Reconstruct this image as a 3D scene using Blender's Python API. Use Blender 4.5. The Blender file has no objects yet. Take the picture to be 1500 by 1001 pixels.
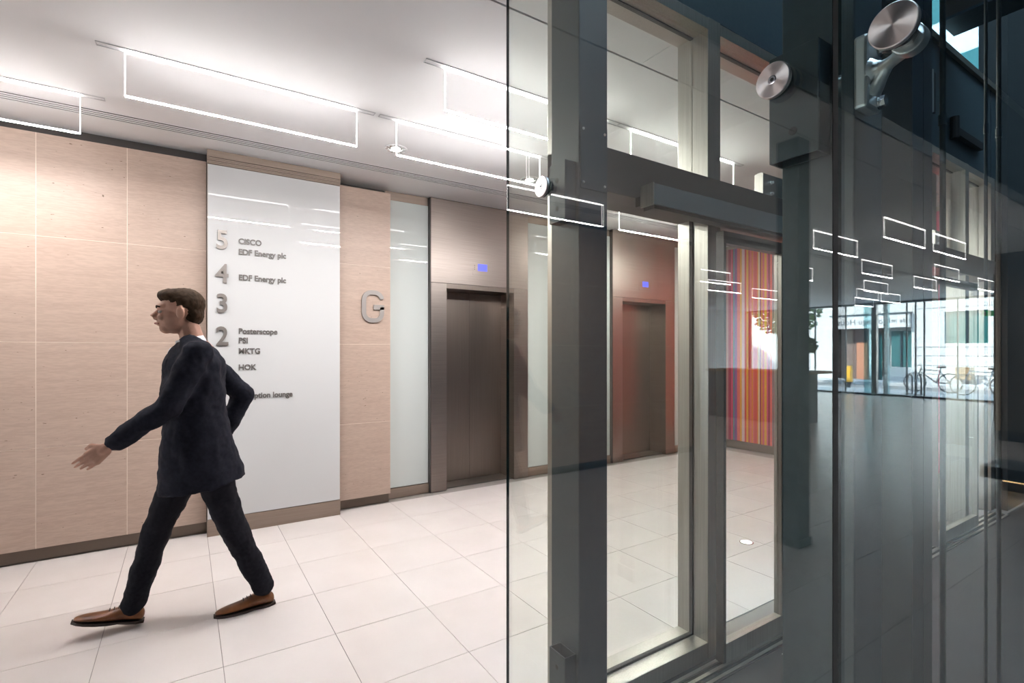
import bpy, bmesh, math, random
from mathutils import Vector, Matrix
random.seed(7)
S = bpy.context.scene
COL = S.collection
R = math.radians

# ------------------------------------------------------------------ camera, sky, sun, exposure
cam = bpy.data.objects.new('camera', bpy.data.cameras.new('camera'))
COL.objects.link(cam); S.camera = cam
cam.location = (0, 0, 1.45)
cam.rotation_euler = (R(90), 0, R(-32.86))
cam.data.sensor_width = 36; cam.data.lens = 743 / 1500 * 36
cam.data.shift_y = 13.5 / 1500
cam.data.clip_start = 0.02; cam.data.clip_end = 300

W = bpy.data.worlds.new('sky'); S.world = W; W.use_nodes = True
bgn = W.node_tree.nodes['Background']
bgn.inputs[0].default_value = (0.60, 0.80, 1.0, 1); bgn.inputs[1].default_value = 16.0
sun = bpy.data.objects.new('sun', bpy.data.lights.new('sun', 'SUN'))
COL.objects.link(sun); sun.data.energy = 38; sun.data.color = (1, .96, .9); sun.data.angle = R(2)
sun.rotation_euler = Vector((-0.72, -0.42, -0.70)).to_track_quat('-Z', 'Y').to_euler()
S.view_settings.view_transform = 'Standard'; S.view_settings.look = 'None'
S.view_settings.gamma = 1; S.view_settings.use_curve_mapping = False
S.view_settings.exposure = 0.1
S.cycles.transparent_max_bounces = 40
S.cycles.max_bounces = 10; S.cycles.diffuse_bounces = 5; S.cycles.glossy_bounces = 5
S.cycles.sample_clamp_indirect = 6
S.cycles.caustics_reflective = False; S.cycles.caustics_refractive = False
LED = 860.0      # downward face of the light sheets' bottom edge

# ------------------------------------------------------------------ materials
def mat(name, col=(.8, .8, .8), rough=.5, metal=0.0, spec=.5, emit=None, es=0.0, coat=0.0):
    m = bpy.data.materials.new(name); m.use_nodes = True
    b = m.node_tree.nodes['Principled BSDF']
    b.inputs['Base Color'].default_value = (*col, 1); b.inputs['Roughness'].default_value = rough
    b.inputs['Metallic'].default_value = metal; b.inputs['Specular IOR Level'].default_value = spec
    b.inputs['Coat Weight'].default_value = coat
    if emit:
        b.inputs['Emission Color'].default_value = (*emit, 1); b.inputs['Emission Strength'].default_value = es
    return m

def noise_mat(name, c0, c1, scale, stretch=(1, 1, 1), rough=.5, metal=0.0, detail=4, lo=.35, hi=.65, bump=0.0, rvar=0.0, per_object=False, spec=.5):
    m = mat(name, c0, rough, metal, spec)
    nt = m.node_tree; N = nt.nodes; L = nt.links; b = N['Principled BSDF']
    g = N.new('ShaderNodeNewGeometry'); mp = N.new('ShaderNodeMapping'); mp.inputs['Scale'].default_value = stretch
    if per_object:
        oi = N.new('ShaderNodeObjectInfo'); mu = N.new('ShaderNodeMath'); mu.operation = 'MULTIPLY'; mu.inputs[1].default_value = 37.0
        L.new(oi.outputs['Random'], mu.inputs[0])
        va = N.new('ShaderNodeVectorMath'); L.new(g.outputs['Position'], va.inputs[0]); L.new(mu.outputs[0], va.inputs[1])
        L.new(va.outputs[0], mp.inputs['Vector'])
    else:
        L.new(g.outputs['Position'], mp.inputs['Vector'])
    n = N.new('ShaderNodeTexNoise'); n.inputs['Scale'].default_value = scale; n.inputs['Detail'].default_value = detail
    L.new(mp.outputs[0], n.inputs['Vector'])
    r = N.new('ShaderNodeValToRGB'); r.color_ramp.elements[0].position = lo; r.color_ramp.elements[1].position = hi
    r.color_ramp.elements[0].color = (*c0, 1); r.color_ramp.elements[1].color = (*c1, 1)
    L.new(n.outputs['Fac'], r.inputs[0]); L.new(r.outputs[0], b.inputs['Base Color'])
    if rvar:
        mr = N.new('ShaderNodeMapRange'); mr.inputs['To Min'].default_value = rough - rvar; mr.inputs['To Max'].default_value = rough + rvar
        L.new(n.outputs['Fac'], mr.inputs[0]); L.new(mr.outputs[0], b.inputs['Roughness'])
    if bump:
        bp = N.new('ShaderNodeBump'); bp.inputs['Strength'].default_value = bump; bp.inputs['Distance'].default_value = .004
        L.new(n.outputs['Fac'], bp.inputs['Height']); L.new(bp.outputs[0], b.inputs['Normal'])
    return m

def glass_mat(name, tint, f0=.04, haze=0.0):
    m = bpy.data.materials.new(name); m.use_nodes = True
    nt = m.node_tree; N = nt.nodes; L = nt.links
    for n in list(N):
        if n.type != 'OUTPUT_MATERIAL': N.remove(n)
    out = [n for n in N if n.type == 'OUTPUT_MATERIAL'][0]
    tr = N.new('ShaderNodeBsdfTransparent'); tr.inputs[0].default_value = (*tint, 1)
    gl = N.new('ShaderNodeBsdfGlossy'); gl.inputs['Roughness'].default_value = 0.0; gl.inputs[0].default_value = (1, 1, 1, 1)
    lw = N.new('ShaderNodeLayerWeight'); lw.inputs[0].default_value = .5
    pw = N.new('ShaderNodeMath'); pw.operation = 'POWER'; pw.inputs[1].default_value = 5
    L.new(lw.outputs['Facing'], pw.inputs[0])
    ma = N.new('ShaderNodeMath'); ma.operation = 'MULTIPLY_ADD'; ma.inputs[1].default_value = .9 - f0; ma.inputs[2].default_value = f0
    L.new(pw.outputs[0], ma.inputs[0])
    mx = N.new('ShaderNodeMixShader'); L.new(ma.outputs[0], mx.inputs[0]); L.new(tr.outputs[0], mx.inputs[1]); L.new(gl.outputs[0], mx.inputs[2])
    if haze:
        df = N.new('ShaderNodeBsdfTranslucent'); df.inputs[0].default_value = (.95, .95, .97, 1)
        m2 = N.new('ShaderNodeMixShader'); m2.inputs[0].default_value = haze
        L.new(mx.outputs[0], m2.inputs[1]); L.new(df.outputs[0], m2.inputs[2]); L.new(m2.outputs[0], out.inputs[0])
    else:
        L.new(mx.outputs[0], out.inputs[0])
    return m

def stone_mat():
    m = noise_mat('limestone', (.555, .415, .338), (.62, .478, .39), 2.2, (1.2, 1.2, 11), .42, 0, 6, .3, .7, per_object=True)
    nt = m.node_tree; N = nt.nodes; L = nt.links; b = N['Principled BSDF']
    ramp = b.inputs['Base Color'].links[0].from_node; mp = [n for n in N if n.type == 'MAPPING'][0]
    src = mp.inputs['Vector'].links[0].from_socket
    mp2 = N.new('ShaderNodeMapping'); mp2.inputs['Scale'].default_value = (9, 9, 60); L.new(src, mp2.inputs['Vector'])
    n2 = N.new('ShaderNodeTexNoise'); n2.inputs['Scale'].default_value = 2.0; n2.inputs['Detail'].default_value = 3; L.new(mp2.outputs[0], n2.inputs['Vector'])
    r2 = N.new('ShaderNodeValToRGB'); r2.color_ramp.elements[0].position = .42; r2.color_ramp.elements[1].position = .6
    r2.color_ramp.elements[0].color = (.92, .91, .90, 1); r2.color_ramp.elements[1].color = (1, 1, 1, 1); L.new(n2.outputs['Fac'], r2.inputs[0])
    mp3 = N.new('ShaderNodeMapping'); mp3.inputs['Scale'].default_value = (14, 14, 45); L.new(src, mp3.inputs['Vector'])
    n3 = N.new('ShaderNodeTexNoise'); n3.inputs['Scale'].default_value = 2.0; n3.inputs['Detail'].default_value = 1; L.new(mp3.outputs[0], n3.inputs['Vector'])
    r3 = N.new('ShaderNodeValToRGB'); r3.color_ramp.elements[0].position = .2; r3.color_ramp.elements[1].position = .235
    r3.color_ramp.elements[0].color = (.35, .3, .26, 1); r3.color_ramp.elements[1].color = (1, 1, 1, 1); L.new(n3.outputs['Fac'], r3.inputs[0])
    prev = ramp.outputs[0]
    for r in (r2, r3):
        mx = N.new('ShaderNodeMix'); mx.data_type = 'RGBA'; mx.blend_type = 'MULTIPLY'; mx.inputs[0].default_value = 1
        L.new(prev, mx.inputs[6]); L.new(r.outputs[0], mx.inputs[7]); prev = mx.outputs[2]
    L.new(prev, b.inputs['Base Color'])
    return m

M = dict(
    ceil=noise_mat('white_plaster', (.87, .87, .875), (.89, .89, .895), 3, rough=.7),
    slot=mat('slot_black', (.02, .02, .02), .8),
    tile=noise_mat('porcelain_tile', (.74, .685, .66), (.78, .725, .70), 2.5, rough=.24, per_object=True, rvar=.05),
    grout=mat('grout_grey', (.30, .27, .25), .8),
    stone=stone_mat(),
    joint=mat('stone_joint_cream', (.90, .78, .68), .7),
    bronze=noise_mat('bronze_trim', (.40, .32, .265), (.44, .355, .295), 3, (1, 1, 30), .42, .75),
    bronze_shaded=mat('shaded_bronze_skirting', (.20, .16, .13), .4, .7),  # bronze with the shade under the stones put into its colour
    steel=noise_mat('brushed_steel_vertical', (.46, .44, .405), (.56, .54, .50), 6, (30, 30, .35), .33, 1.0, rvar=.06),
    steel_h=noise_mat('brushed_steel_bronze', (.42, .365, .33), (.49, .43, .39), 6, (.35, .35, 40), .34, 1.0, rvar=.05),
    door=noise_mat('lift_door_steel', (.30, .255, .225), (.34, .29, .255), 6, (40, 40, .3), .35, 1.0, rvar=.05),
    alu=mat('satin_aluminium', (.72, .72, .73), .3, 1.0),
    cast=mat('cast_satin_steel', (.70, .73, .76), .34, .75),
    opgrey=mat('operator_grey', (.15, .17, .18), .38, .0),
    polish=mat('polished_steel', (.62, .63, .65), .16, 1.0),
    wglass=mat('white_backed_glass', (.70, .75, .73), .01, 0, .5),
    sglass=mat('sign_white_glass', (.76, .765, .765), .006, 0, .5),
    letter=mat('letter_grey_metal', (.36, .325, .30), .4, .6),
    text=mat('letter_dark_grey', (.20, .185, .175), .45, .3),
    paint=noise_mat('grey_blue_steel_paint', (.034, .052, .068), (.040, .060, .076), 40, rough=.42, bump=.05),
    paint2=noise_mat('dark_navy_paint', (.012, .022, .034), (.016, .027, .04), 4, rough=.35),
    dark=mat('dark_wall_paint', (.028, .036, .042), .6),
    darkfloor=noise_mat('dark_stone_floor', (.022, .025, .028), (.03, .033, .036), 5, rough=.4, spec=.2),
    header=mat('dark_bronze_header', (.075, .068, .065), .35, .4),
    rubber=mat('black_rubber', (.012, .012, .013), .6),
    edge=mat('glass_edge_green', (.03, .055, .05), .15),
    pane=glass_mat('screen_glass', (.955, .985, .96), .060),
    dglass=glass_mat('door_glass', (.96, .97, .955), .035),
    fin=glass_mat('fin_glass', (.62, .80, .82), .05),
    solar=glass_mat('solar_glass', (.42, .47, .48), .05),
    wpane=glass_mat('window_glass', (.93, .97, .98), .04),
    sheet=glass_mat('acrylic_sheet', (.985, .985, .99), .02, .03),
    led=mat('led_edge', (1, 1, 1), .5, emit=(1, .965, .95), es=105), led_up=mat('led_up', (1, 1, 1), .5, emit=(1, .965, .95), es=20), led_end=mat('led_end', (1, 1, 1), .5, emit=(1, .965, .95), es=9), led_top=mat('led_channel', (1, 1, 1), .5, emit=(1, .965, .95), es=15), led_down=mat('led_edge_down', (1, 1, 1), .5, emit=(1, .965, .95), es=LED),
    lamp=mat('downlight_lamp', (1, 1, 1), .5, emit=(1, .95, .9), es=30),
    screen=mat('display_blue', (.05, .06, .3), .3, emit=(.14, .16, 1.0), es=1.15),
    wallw=mat('warm_white_wall', (.7, .68, .66), .6),
    brown=mat('brown_pier', (.10, .085, .07), .5),
    cream=mat('cream_edge', (.62, .52, .42), .5),
    wood=noise_mat('oak_wood', (.30, .19, .10), (.40, .26, .15), 4, (2, 2, 20), .45),
    deskgrey=mat('desk_grey', (.22, .22, .24), .5),
    leaf=noise_mat('leaf_green', (.05, .10, .02), (.10, .17, .04), 20, rough=.5),
    pave=noise_mat('pavement', (.48, .48, .50), (.55, .55, .56), 3, rough=.8),
    road=noise_mat('asphalt', (.16, .16, .17), (.20, .20, .21), 8, rough=.85),
    white=noise_mat('portland_stone', (.74, .74, .74), (.80, .80, .79), 2, rough=.8),
    signw=mat('sign_band_white', (.86, .87, .88), .5),
    teal=mat('teal_window', (.03, .13, .13), .08),
    pbrown=mat('porch_brown', (.20, .13, .11), .7),
    orange=mat('brick_orange', (.55, .24, .14), .7),
    yellow=mat('bollard_yellow', (.85, .42, .01), .4),
    green=mat('exit_green', (.01, .4, .12), .4, emit=(.02, .6, .2), es=1.2),
    suit=noise_mat('navy_suit_cloth', (.008, .009, .015), (.014, .015, .024), 60, rough=.85, spec=.15),
    trouser=noise_mat('dark_trouser_cloth', (.008, .008, .012), (.013, .013, .018), 60, rough=.85, spec=.15),
    skin=noise_mat('skin', (.50, .27, .19), (.56, .31, .22), 30, rough=.5),
    hair=noise_mat('brown_hair', (.03, .018, .01), (.06, .035, .02), 40, (1, 4, 1), .7, bump=.4, spec=.12),
    shirt=mat('white_shirt', (.75, .76, .8), .7),
    leather=noise_mat('brown_leather', (.13, .045, .015), (.24, .09, .03), 18, rough=.28, spec=.6),
    sole=mat('dark_sole', (.02, .012, .008), .5),
    eye=mat('eye_white', (.55, .50, .47), .4), iris=mat('iris_brown', (.03, .015, .01), .1), lip=mat('lips', (.42, .16, .13), .45),
)

# ------------------------------------------------------------------ helpers
WL = {}
def tag(o, label=None, cat=None, group=None, kind=None):
    if label: o['label'] = label
    if cat: o['category'] = cat
    if group: o['group'] = group
    if kind: o['kind'] = kind
    return o
def thing(name, loc, label, cat, group=None):
    o = bpy.data.objects.new(name, None); COL.objects.link(o); o.location = loc; o.empty_display_size = .05
    WL[o.name] = Vector(loc); return tag(o, label, cat, group)
def obj(name, bm, m, parent=None, smooth=False, bevel=0.0, loc=None):
    me = bpy.data.meshes.new(name)
    off = WL[parent.name] if parent is not None else (Vector(loc) if loc else Vector((0, 0, 0)))
    bmesh.ops.translate(bm, verts=bm.verts, vec=-off)
    bm.normal_update(); bm.to_mesh(me); bm.free()
    ms = m if isinstance(m, (list, tuple)) else [m]
    for x in ms: me.materials.append(x)
    if smooth:
        for p in me.polygons: p.use_smooth = True
    o = bpy.data.objects.new(name, me); COL.objects.link(o)
    if parent is not None:
        o.parent = parent; WL[o.name] = off
    elif loc:
        o.location = loc; WL[o.name] = off
    else:
        WL[o.name] = off
    if bevel:
        b = o.modifiers.new('bevel', 'BEVEL'); b.width = bevel; b.segments = 2; b.limit_method = 'ANGLE'
    return o
def copy_tree(o, loc=None, parent=None):
    c = o.copy(); COL.objects.link(c)
    if parent is not None: c.parent = parent
    if loc is not None: c.location = loc
    for ch in o.children: copy_tree(ch, None, c)
    return c
def bx(bm, x0, x1, y0, y1, z0, z1, mi=0):
    v = [bm.verts.new((x, y, z)) for x in (x0, x1) for y in (y0, y1) for z in (z0, z1)]
    fs = []
    for f in ((0, 1, 3, 2), (4, 6, 7, 5), (0, 4, 5, 1), (2, 3, 7, 6), (0, 2, 6, 4), (1, 5, 7, 3)):
        fc = bm.faces.new([v[i] for i in f]); fc.material_index = mi; fs.append(fc)
    return fs
def box(*a):
    bm = bmesh.new(); bx(bm, *a); return bm
def boxes(lst):
    bm = bmesh.new()
    for a in lst: bx(bm, *a)
    return bm
def cyl(bm, p0, p1, r0, r1=None, n=24, caps=True):
    r1 = r0 if r1 is None else r1
    p0, p1 = Vector(p0), Vector(p1); d = (p1 - p0).normalized()
    q = d.to_track_quat('Z', 'Y').to_matrix()
    A = []; B = []
    for i in range(n):
        a = 2 * math.pi * i / n; u = q @ Vector((math.cos(a), math.sin(a), 0))
        A.append(bm.verts.new(p0 + u * r0)); B.append(bm.verts.new(p1 + u * r1))
    for i in range(n):
        j = (i + 1) % n; bm.faces.new((A[i], A[j], B[j], B[i]))
    if caps:
        bm.faces.new(A[::-1]); bm.faces.new(B)
    return bm
def C(*a, **k):
    return cyl(bmesh.new(), *a, **k)
def lathe(prof, origin, axis, n=32):
    """prof: (distance along axis, radius)"""
    bm = bmesh.new(); o = Vector(origin); q = Vector(axis).normalized().to_track_quat('Z', 'Y').to_matrix(); rings = []
    for t, r in prof:
        rings.append([bm.verts.new(o + q @ Vector((r * math.cos(2 * math.pi * i / n), r * math.sin(2 * math.pi * i / n), t))) for i in range(n)])
    for A, B in zip(rings, rings[1:]):
        for i in range(n):
            j = (i + 1) % n; bm.faces.new((A[i], A[j], B[j], B[i]))
    bm.faces.new(rings[0][::-1]); bm.faces.new(rings[-1]); return bm
def tube(bm, pts, rad, n=10, flat=1.0):
    """swept tube through pts with radii; flat squashes in the binormal"""
    pts = [Vector(p) for p in pts]; rs = rad if isinstance(rad, (list, tuple)) else [rad] * len(pts)
    rings = []; up = Vector((0, 0, 1))
    for i, p in enumerate(pts):
        t = (pts[min(i + 1, len(pts) - 1)] - pts[max(i - 1, 0)]).normalized()
        a = t.cross(up)
        if a.length < 1e-3: a = t.cross(Vector((0, 1, 0)))
        a.normalize(); b = a.cross(t).normalized()
        rings.append([bm.verts.new(p + a * rs[i] * math.cos(2 * math.pi * k / n) + b * rs[i] * flat * math.sin(2 * math.pi * k / n)) for k in range(n)])
    for A, B in zip(rings, rings[1:]):
        for k in range(n):
            j = (k + 1) % n; bm.faces.new((A[k], A[j], B[j], B[k]))
    bm.faces.new(rings[0][::-1]); bm.faces.new(rings[-1]); return bm
def ell(bm, c, r, rot=None, seg=20, rings=12):
    mtx = Matrix.Translation(Vector(c)) @ (rot.to_4x4() if rot else Matrix.Identity(4)) @ Matrix.Diagonal((r[0], r[1], r[2], 1))
    bmesh.ops.create_uvsphere(bm, u_segments=seg, v_segments=rings, radius=1, matrix=mtx); return bm
def text(name, body, size, loc, rot, m, parent, extrude=.004, align='LEFT', bold=0.0, xs=1.0, label=None):
    cu = bpy.data.curves.new(name, 'FONT'); cu.body = body; cu.size = size; cu.extrude = extrude; cu.align_x = align; cu.align_y = 'CENTER'
    cu.offset = bold; cu.resolution_u = 4; cu.materials.append(m)
    tmp = bpy.data.objects.new(name, cu); COL.objects.link(tmp)
    me = bpy.data.meshes.new_from_object(tmp.evaluated_get(bpy.context.evaluated_depsgraph_get()))
    bpy.data.objects.remove(tmp); bpy.data.curves.remove(cu)
    o = bpy.data.objects.new(name, me); COL.objects.link(o); o.rotation_euler = rot; o.scale = (xs, 1, 1)
    o.parent = parent; o.location = Vector(loc) - WL[parent.name]
    if label: o['label'] = label
    return o

CZ = 3.02      # ceiling height
# ------------------------------------------------------------------ structure: floor
floor = obj('floor', boxes([(-17.1, 10.2, -6, 12.2, -.12, -.006)]), M['grout']); tag(floor, kind='structure', label='pale porcelain tiled lobby floor')
PX, PY, OX, OY = .5, .507, .15, 2.163
tm = box(-PX/2+.0015, PX/2-.0015, -PY/2+.0015, PY/2-.0015, -.006, 0)
t0 = obj('floor_tile', tm, M['tile'], floor)
first = True; far = []
for i in range(-40, 16):
    for j in range(-17, 22):
        cx = OX + PX * (i + .5); cy = OY + PY * (j + .5)
        if cx < -17 or cx > 6.8 or cy > 12 or cy < -5.8: continue
        if cy > 4.85 and cx > -4.0: continue
        if cx > 1.0 and cy < 1.5: continue
        if -1.9 < cx and 1.5 < cy:
            if first: o = t0; first = False
            else: o = t0.copy(); COL.objects.link(o)
            o.location = (cx, cy, random.uniform(-.0004, 0))
        else: far.append((cx, cy))
bm = bmesh.new()
for cx, cy in far: bx(bm, cx-PX/2+.003, cx+PX/2-.003, cy-PY/2+.003, cy+PY/2-.003, -.006, 0)
tag(obj('floor_tile_field', bm, M['tile'], floor), kind='stuff')
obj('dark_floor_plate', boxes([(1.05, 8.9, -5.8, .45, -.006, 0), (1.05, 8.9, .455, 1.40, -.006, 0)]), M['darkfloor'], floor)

# ceiling (lobby slab) with recessed joint lines and slot vents
bm = bmesh.new()
YJ = 1.955
def ceil_piece(x0, x1, y0, y1): bx(bm, x0, x1, y0, y1, CZ, CZ + .3)
ceil_piece(-17.1, 7.1, YJ + .006, 4.232); ceil_piece(-17.1, 7.1, 4.385, 5.3)
ceil_piece(-17.1, -4.1, 5.3, 12.2)
xs = [-17.1] + [-15.9 + 1.5 * k for k in range(15)] + [7.1]
for a, b in zip(xs, xs[1:]): ceil_piece(a + .002, b - .002, 1.62, YJ - .006)
bx(bm, -17.1, 7.1, 1.62, 12.2, CZ + .29, CZ + .32)
ceiling = tag(obj('ceiling', bm, M['ceil']), kind='structure', label='white plaster lobby ceiling')
# slot vent
v = thing('slot_diffuser', (0, 4.31, CZ), 'long linear ceiling air slot with four dark lines running along the lift wall', 'vent')
obj('back_box', box(-17, 7, 4.233, 4.384, CZ + .006, CZ + .012), M['slot'], v)
for k in range(5):
    y = 4.236 + k * .0335
    obj('blade', box(-17, 7, y, y + (.012 if k in (0, 4) else .017), CZ - .001, CZ + .002), M['ceil'], v)

# lift wall
wall = tag(obj('wall_back', box(-4.1, 6.9, 5.15, 5.3, 0, CZ), M['bronze']), kind='structure', label='back wall of the lift lobby')
for xa, xb, ya in ((-4.1, 1.161, 4.735), (1.162, 2.095, 4.868), (3.315, 4.625, 4.868), (5.845, 6.898, 4.868)):
    obj('wall_infill', box(xa, xb, ya, 5.148, 0, CZ - .001), M['header'], wall)  # dark colour paints the shade of the deep gap above the stones
SY = 4.69
def stones(x0, x1, pitch_x=None):
    zs = [.09, .78, 1.51, 2.24, 2.95]
    cols = pitch_x or [x0, x1]
    for a, b in zip(cols, cols[1:]):
        for z0, z1 in zip(zs, zs[1:]):
            obj('stone_panel', box(a + .002, b - .002, SY, SY + .03, z0 + .0015, z1 - .0015), M['stone'], wall, bevel=.001)
    obj('joint_backing', box(x0 + .001, x1 - .001, SY + .0012, 4.73 if x0 < 0 else 4.866, .0915, 2.9485), M['joint'], wall)
stones(-4.1, .147, [-4.1] + [-3.855 + .5 * k for k in range(8)] + [.147])
stones(1.161, 1.65); stones(3.74, 4.2); stones(6.27, 6.9)
tag(obj('baseboard_back', boxes([(-4.1, .16, SY + .035, 4.76, 0, .09), (1.16, 1.65, SY + .05, 4.86, 0, .09), (3.74, 4.2, SY + .05, 4.86, 0, .09), (6.27, 6.9, SY + .05, 4.86, 0, .09)]), M['bronze_shaded']), kind='structure', label='recessed bronze metal baseboard')
# end wall with art, other walls
tag(obj('wall_right', box(6.9, 7.1, 1.6, 5.2, 0, CZ), M['bronze']), kind='structure', label='end wall behind the striped artwork')
tag(obj('wall_left', boxes([(-4.3, -4.1, 4.72, 12.2, 0, CZ)]), M['wallw']), kind='structure')
tag(obj('wall_far', boxes([(-17.1, -4.1, 12.0, 12.2, 0, CZ)]), M['wallw']), kind='structure')
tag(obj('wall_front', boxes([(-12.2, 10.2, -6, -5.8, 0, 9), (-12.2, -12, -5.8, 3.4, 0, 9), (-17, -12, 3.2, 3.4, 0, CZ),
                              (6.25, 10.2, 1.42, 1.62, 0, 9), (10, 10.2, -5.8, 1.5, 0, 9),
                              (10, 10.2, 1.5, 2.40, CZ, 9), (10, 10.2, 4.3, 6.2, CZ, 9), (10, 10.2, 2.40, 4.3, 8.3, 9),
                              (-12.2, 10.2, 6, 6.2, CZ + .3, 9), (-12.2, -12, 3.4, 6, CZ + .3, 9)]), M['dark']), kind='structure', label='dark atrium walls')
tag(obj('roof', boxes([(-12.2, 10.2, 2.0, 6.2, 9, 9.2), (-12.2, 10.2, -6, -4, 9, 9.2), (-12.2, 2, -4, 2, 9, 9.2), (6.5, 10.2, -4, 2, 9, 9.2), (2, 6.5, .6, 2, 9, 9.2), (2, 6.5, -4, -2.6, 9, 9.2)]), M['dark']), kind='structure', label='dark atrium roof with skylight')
# steel fascia over the glazed front
fas = tag(obj('trim_1', box(-12, 6.25, 1.50, 1.60, CZ - .005, 3.80), M['paint']), kind='structure', label='grey blue steel fascia over the glazed front')
for k in range(-6, 5):
    obj('fascia_joint', box(.1 + 1.5 * k, .104 + 1.5 * k, 1.497, 1.5, CZ, 3.80), M['rubber'], fas)
obj('top_rail', box(-12, 6.25, 1.475, 1.62, 3.80, 3.85), M['steel'], fas)

# ------------------------------------------------------------------ striped artwork
art = thing('striped_artwork', (6.88, 3.2, .12), 'tall artwork of vertical red, pink, orange and purple stripes on the end wall', 'artwork')
pal = [((.62, .05, .05), 5), ((.72, .09, .07), 4), ((.80, .17, .14), 4), ((.75, .10, .22), 3), ((.62, .12, .30), 2), ((.85, .42, .04), 2), ((.90, .52, .10), 1), ((.80, .25, .03), 3),
       ((.28, .10, .30), 2), ((.18, .08, .22), 1), ((.35, .33, .40), 1), ((.80, .55, .55), 1), ((.34, .03, .07), 3), ((.45, .22, .22), 2), ((.12, .28, .32), .5), ((.85, .72, .45), .5)]
am = [mat('stripe_%d' % k, c, .5) for k, (c, w) in enumerate(pal)]
y = 1.75
while y < 4.74:
    w = min(random.choice((.012, .016, .02, .026, .032, .045)), 4.742 - y)
    if w < .004: break
    m = random.choices(am, [w_ for c, w_ in pal])[0]
    d = random.uniform(.0, .006)
    obj('stripe', box(6.874 - d, 6.896, y, y + w - .0006, .12, 2.965), m, art); y += w

# ------------------------------------------------------------------ directory panel with lettering
dp = thing('directory_panel', (.65, 4.6, 0), 'tall white glass tenant directory with grey metal floor numbers and names beside the beige stone', 'sign')
DY = 4.595
obj('glass_face', box(.152, 1.155, DY, DY + .02, .135, 2.905), M['sglass'], dp)
obj('backing_case', box(.150, 1.157, DY + .02, 4.732, 0, CZ - .002), M['bronze'], dp)
obj('base_trim', box(.148, 1.159, DY - .004, DY + .02, 0, .13), M['bronze'], dp, bevel=.001)
tt = obj('top_trim', box(.148, 1.159, DY - .004, DY + .02, 2.965, CZ - .001), M['bronze'], dp)
for k in range(4):
    obj('rib', box(.148, 1.159, DY - .002 + .002 * (k % 2), DY + .02, 2.911 + k * .0135, 2.921 + k * .0135), M['bronze'], dp)
ROT = (R(90), 0, 0)
for ch, z in (('5', 2.315), ('4', 2.05), ('3', 1.815), ('2', 1.557), ('1', 1.31)):
    text('floor_number', ch, .205, (.205, DY - .0075, z), ROT, M['letter'], dp, .006, bold=.004, xs=.88)
for s, z in (('CISCO', 2.325), ('EDF Energy plc', 2.24), ('EDF Energy plc', 2.035), ('Posterscope', 1.605), ('PSI', 1.53), ('MKTG', 1.445), ('HOK', 1.315), ('Reception lounge', 1.085)):
    text('tenant_name', s, .062, (.363, DY - .0032, z), ROT, M['text'], dp, .0025, bold=.0018, xs=.92)
# big G
lg = thing('letter_sign', (1.478, SY, 1.863), 'large grey metal letter G on beige stone beside the lift', 'sign')
bm = bmesh.new(); cx, cz = 1.478, 1.863
outl = []
hw, hh, th, rc = .105, .150, .040, .09
def gpath():
    p = []
    for a in range(10, 91, 16): p.append((cx + hw - rc + rc * math.cos(R(a)), cz + hh - rc + rc * math.sin(R(a))))
    for a in range(90, 181, 15): p.append((cx - hw + rc + rc * math.cos(R(a)), cz + hh - rc + rc * math.sin(R(a))))
    for a in range(180, 271, 15): p.append((cx - hw + rc + rc * math.cos(R(a)), cz - hh + rc + rc * math.sin(R(a))))
    for a in range(270, 361, 15): p.append((cx + hw - rc + rc * math.cos(R(a)), cz - hh + rc + rc * math.sin(R(a))))
    p += [(cx + hw, cz - .004)]
    return p
p = gpath(); n = len(p); L_ = []; R_ = []
for i in range(n):
    t = Vector((p[min(i+1, n-1)][0] - p[max(i-1, 0)][0], p[min(i+1, n-1)][1] - p[max(i-1, 0)][1])).normalized(); nn = Vector((-t.y, t.x))
    L_.append((p[i][0] + nn.x * 0, p[i][1] + nn.y * 0)); R_.append((p[i][0] + nn.x * th, p[i][1] + nn.y * th))
def strip_solid(bm, A, B, y0, y1):
    f = [[bm.verts.new((q[0], yy, q[1])) for q in X] for X in (A, B) for yy in (y0, y1)]
    for i in range(len(A) - 1):
        bm.faces.new((f[0][i], f[2][i], f[2][i+1], f[0][i+1])); bm.faces.new((f[1][i], f[1][i+1], f[3][i+1], f[3][i]))
        bm.faces.new((f[0][i], f[0][i+1], f[1][i+1], f[1][i])); bm.faces.new((f[2][i], f[3][i], f[3][i+1], f[2][i+1]))
    for i in (0, -1): bm.faces.new((f[0][i], f[1][i], f[3][i], f[2][i]))
strip_solid(bm, L_, R_, SY - .018, SY - .006)
bx(bm, cx + .005, cx + hw, SY - .018, SY - .006, cz - .028, cz + .016)
for dx, dz in ((-.07, .0), (0, .13), (0, -.13)): cyl(bm, (cx + dx - .015, SY - .01, cz + dz), (cx + dx - .015, SY, cz + dz), .005, n=8)
bmesh.ops.recalc_face_normals(bm, faces=bm.faces)
obj('letter', bm, mat('letter_satin', (.38, .35, .33), .5, .4), lg)

# white glass wall panels
for x0, x1, w in ((1.652, 2.10, 'between the letter G and the first lift'), (3.31, 3.74, 'right of the first lift, behind the screen glass'), (4.2, 4.63, 'left of the second lift, mostly behind the steel column'), (5.84, 6.27, 'right of the second lift')):
    wp = thing('glass_wall_panel', ((x0 + x1) / 2, 4.83, 0), 'tall white backed glass wall panel ' + w, 'wall panel')
    obj('glass_face', box(x0, x1 - .003, 4.83, 4.86, .10, 2.93), M['wglass'], wp)
    obj('base_trim', box(x0, x1 - .003, 4.815, 4.86, 0, .095), M['bronze'], wp)
    obj('top_trim', box(x0, x1 - .003, 4.84, 4.87, 2.935, CZ - .002), M['bronze'], wp)

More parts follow.
